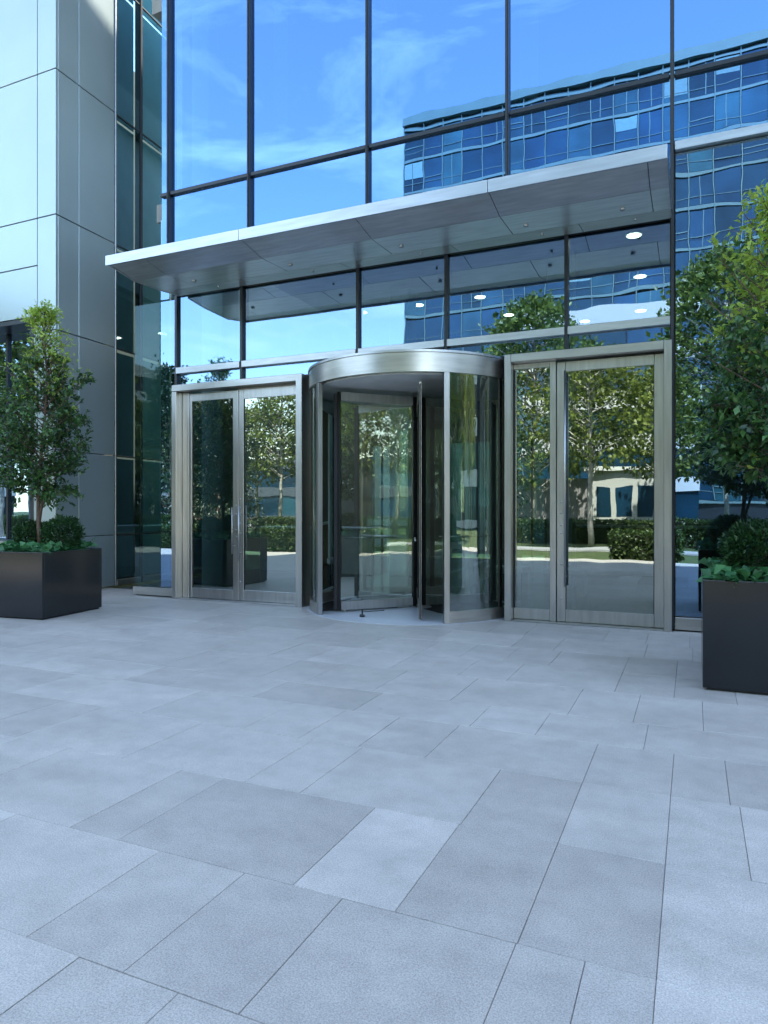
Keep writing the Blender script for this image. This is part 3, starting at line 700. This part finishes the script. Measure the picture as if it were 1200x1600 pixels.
kinds = [park_tree_mesh(1, 8.6, 3.7, 2.2, 250, M['bgleaf']), park_tree_mesh(2, 9.2, 4.0, 2.3, 270, M['bgleaf']), park_tree_mesh(3, 9.0, 1.0, 2.4, 420, M['bgdark'], .22, True), park_tree_mesh(4, 13.6, 3.2, 3.6, 620, M['bgleaf'], .3)]
spots = [(0,-33.5,-21,1), (1,-30.0,-20,1), (0,-27.0,-22,.95), (1,-24.2,-20.5,1), (0,-21.2,-21.5,1.05), (1,-18.2,-20,1), (0,-15.4,-22,1), (1,-12.6,-20.5,.95),
         (2,-22.3,-11,.82), (2,-27.5,-14,1.05), (2,-21.0,-10.0,.72), (3,-8.6,-24,1), (1,-3.5,-9.5,.80), (0,-1.2,-13.5,.82), (0,-38,-24,1.1), (1,-43,-22,1), (3,1.5,-20,1), (1,3.5,-9.5,.9), (2,-9.5,-13,.9)]
spots += [(1,17.5,1.5,.8), (0,21,4.5,.9), (1,24,0.5,1), (0,19,-4,.95), (0,27,5,1.1), (0,-19,1.5,.85), (1,-24,-4.5,.9), (2,-30,1,1), (0,-22,3,1), (1,-33,-8,1), (0,12,-7,1), (1,16,2,1)]
row = 'park tree in the back row across the lawn, '
tl = [row+w for w in ('first in from the far left', 'second from the left', 'third from the left', 'fourth from the left', 'fifth from the left', 'sixth from the left', 'seventh from the left', 'last of the row')]
tl += ['dark conical evergreen nearest the left door pane in the mirror', 'tallest dark conical evergreen mirrored at the far left', 'smaller dark conical evergreen mirrored beside the left door', 'very tall tree mirrored in the clerestory above the right door',
       'small round tree close behind the hedge mirrored in the right door', 'yellow green tree mirrored at the right side of the right door', 'broad tree beyond the left end of the back row', 'round tree furthest left across the plaza',
       'very tall tree mirrored behind the right planter', 'round tree near the hedge mirrored beside the right planter', 'lone dark evergreen on the near lawn mirrored in the revolving door',
       'round tree on the right side lawn nearest the plaza', 'broad tree on the right side lawn beside the street', 'round tree in the middle of the right side lawn', 'broad tree on the right side lawn by the hedge', 'broad tree at the far end of the right side lawn', 'broad tree on the lawn edge just left of the plaza', 'round tree left of the plaza behind the hedge end', 'dark evergreen left of the plaza beside the street', 'broad tree beside the pier on the street side', 'round tree furthest left beside the street', 'broad tree right of the plaza', 'round tree right of the plaza beside the building']
for i, (k, x, y, s) in enumerate(spots):
    t = thing('park_tree', tl[i], 'tree', (x, y, -.1), i*1.3, 'park trees across the plaza')
    t.scale = (s, s, s)
    for nm, me, kd in (('trunk', kinds[k][0], None), ('foliage', kinds[k][1], 'stuff')):
        oo = bpy.data.objects.new(nm, me); C.objects.link(oo); oo.parent = t
        if kd: oo['kind'] = kd
# ---- hedges
tag(MB().box(-14, 6, 25, 25.3, -.1, 4.2).build('courtyard_wall', M['concrete']), 'pale courtyard wall glimpsed through the back windows of the lobby', 'wall')
def hedge(label, x0, x1, y0, y1, h, seed):
    rs = np.random.default_rng(seed); w, d = x1-x0, y1-y0; n = int((w*h*2+w*d+d*h*2)*420)
    t = thing('hedge', label, 'hedge', (x0, y0, 0), 0, 'clipped hedges across the plaza')
    bx('inner_twigs', M['twig'], t, .08, w-.08, .08, d-.08, -.1, h-.1)
    P = rs.uniform(0, 1, (n, 3))*np.array([w, d, h]); side = rs.integers(0, 5, n)
    area = np.array([w*h, w*h, w*d, d*h, d*h]); side = rs.choice(5, n, p=area/area.sum())
    P[side == 0, 1] = rs.normal(.02, .03, (side == 0).sum()); P[side == 1, 1] = d-rs.normal(.02, .03, (side == 1).sum()); P[side == 2, 2] = h+rs.normal(-.02, .04, (side == 2).sum())
    P[side == 3, 0] = rs.normal(.02, .03, (side == 3).sum()); P[side == 4, 0] = w-rs.normal(.02, .03, (side == 4).sum())
    v, f = leaves(P, rs.normal(0, 1, (n, 3))+np.array([0, .3, .6]), .10, .65, .4, 0); tag(np_mesh('foliage', v, f, M['hedge'], t), kind='stuff')
for i, (a, b, y0, y1, h) in enumerate([(-13.6, -10.6, -3.6, -2.6, .72), (-8.8, -7.0, -3.5, -2.5, .68), (-2.1, -.3, -3.6, -2.6, .75), (1.2, 3.2, -3.6, -2.6, .7), (-22, -17, -4.0, -3.0, .75),
                                  (-40, -22, -13.5, -12.2, .95), (-21, -10, -14, -12.8, .9), (-9.4, 4, -13.8, -12.6, .9)]):
    hedge(f'clipped green hedge {"near the plaza edge" if i < 5 else "across the lawn"}, {["left part", "middle part", "in front of the right door", "rightmost part", "far left part", "far left part", "middle part", "right part"][i]}', a, b, y0, y1, h, 50+i)
tag(bx('path', M['farpave'], None, -60, 20, -9.0, -7.4, -.11, -.05), kind='structure')
tag(bx('far_road', M['farpave'], None, -120, 60, -36, -29, -.11, -.06), kind='structure')
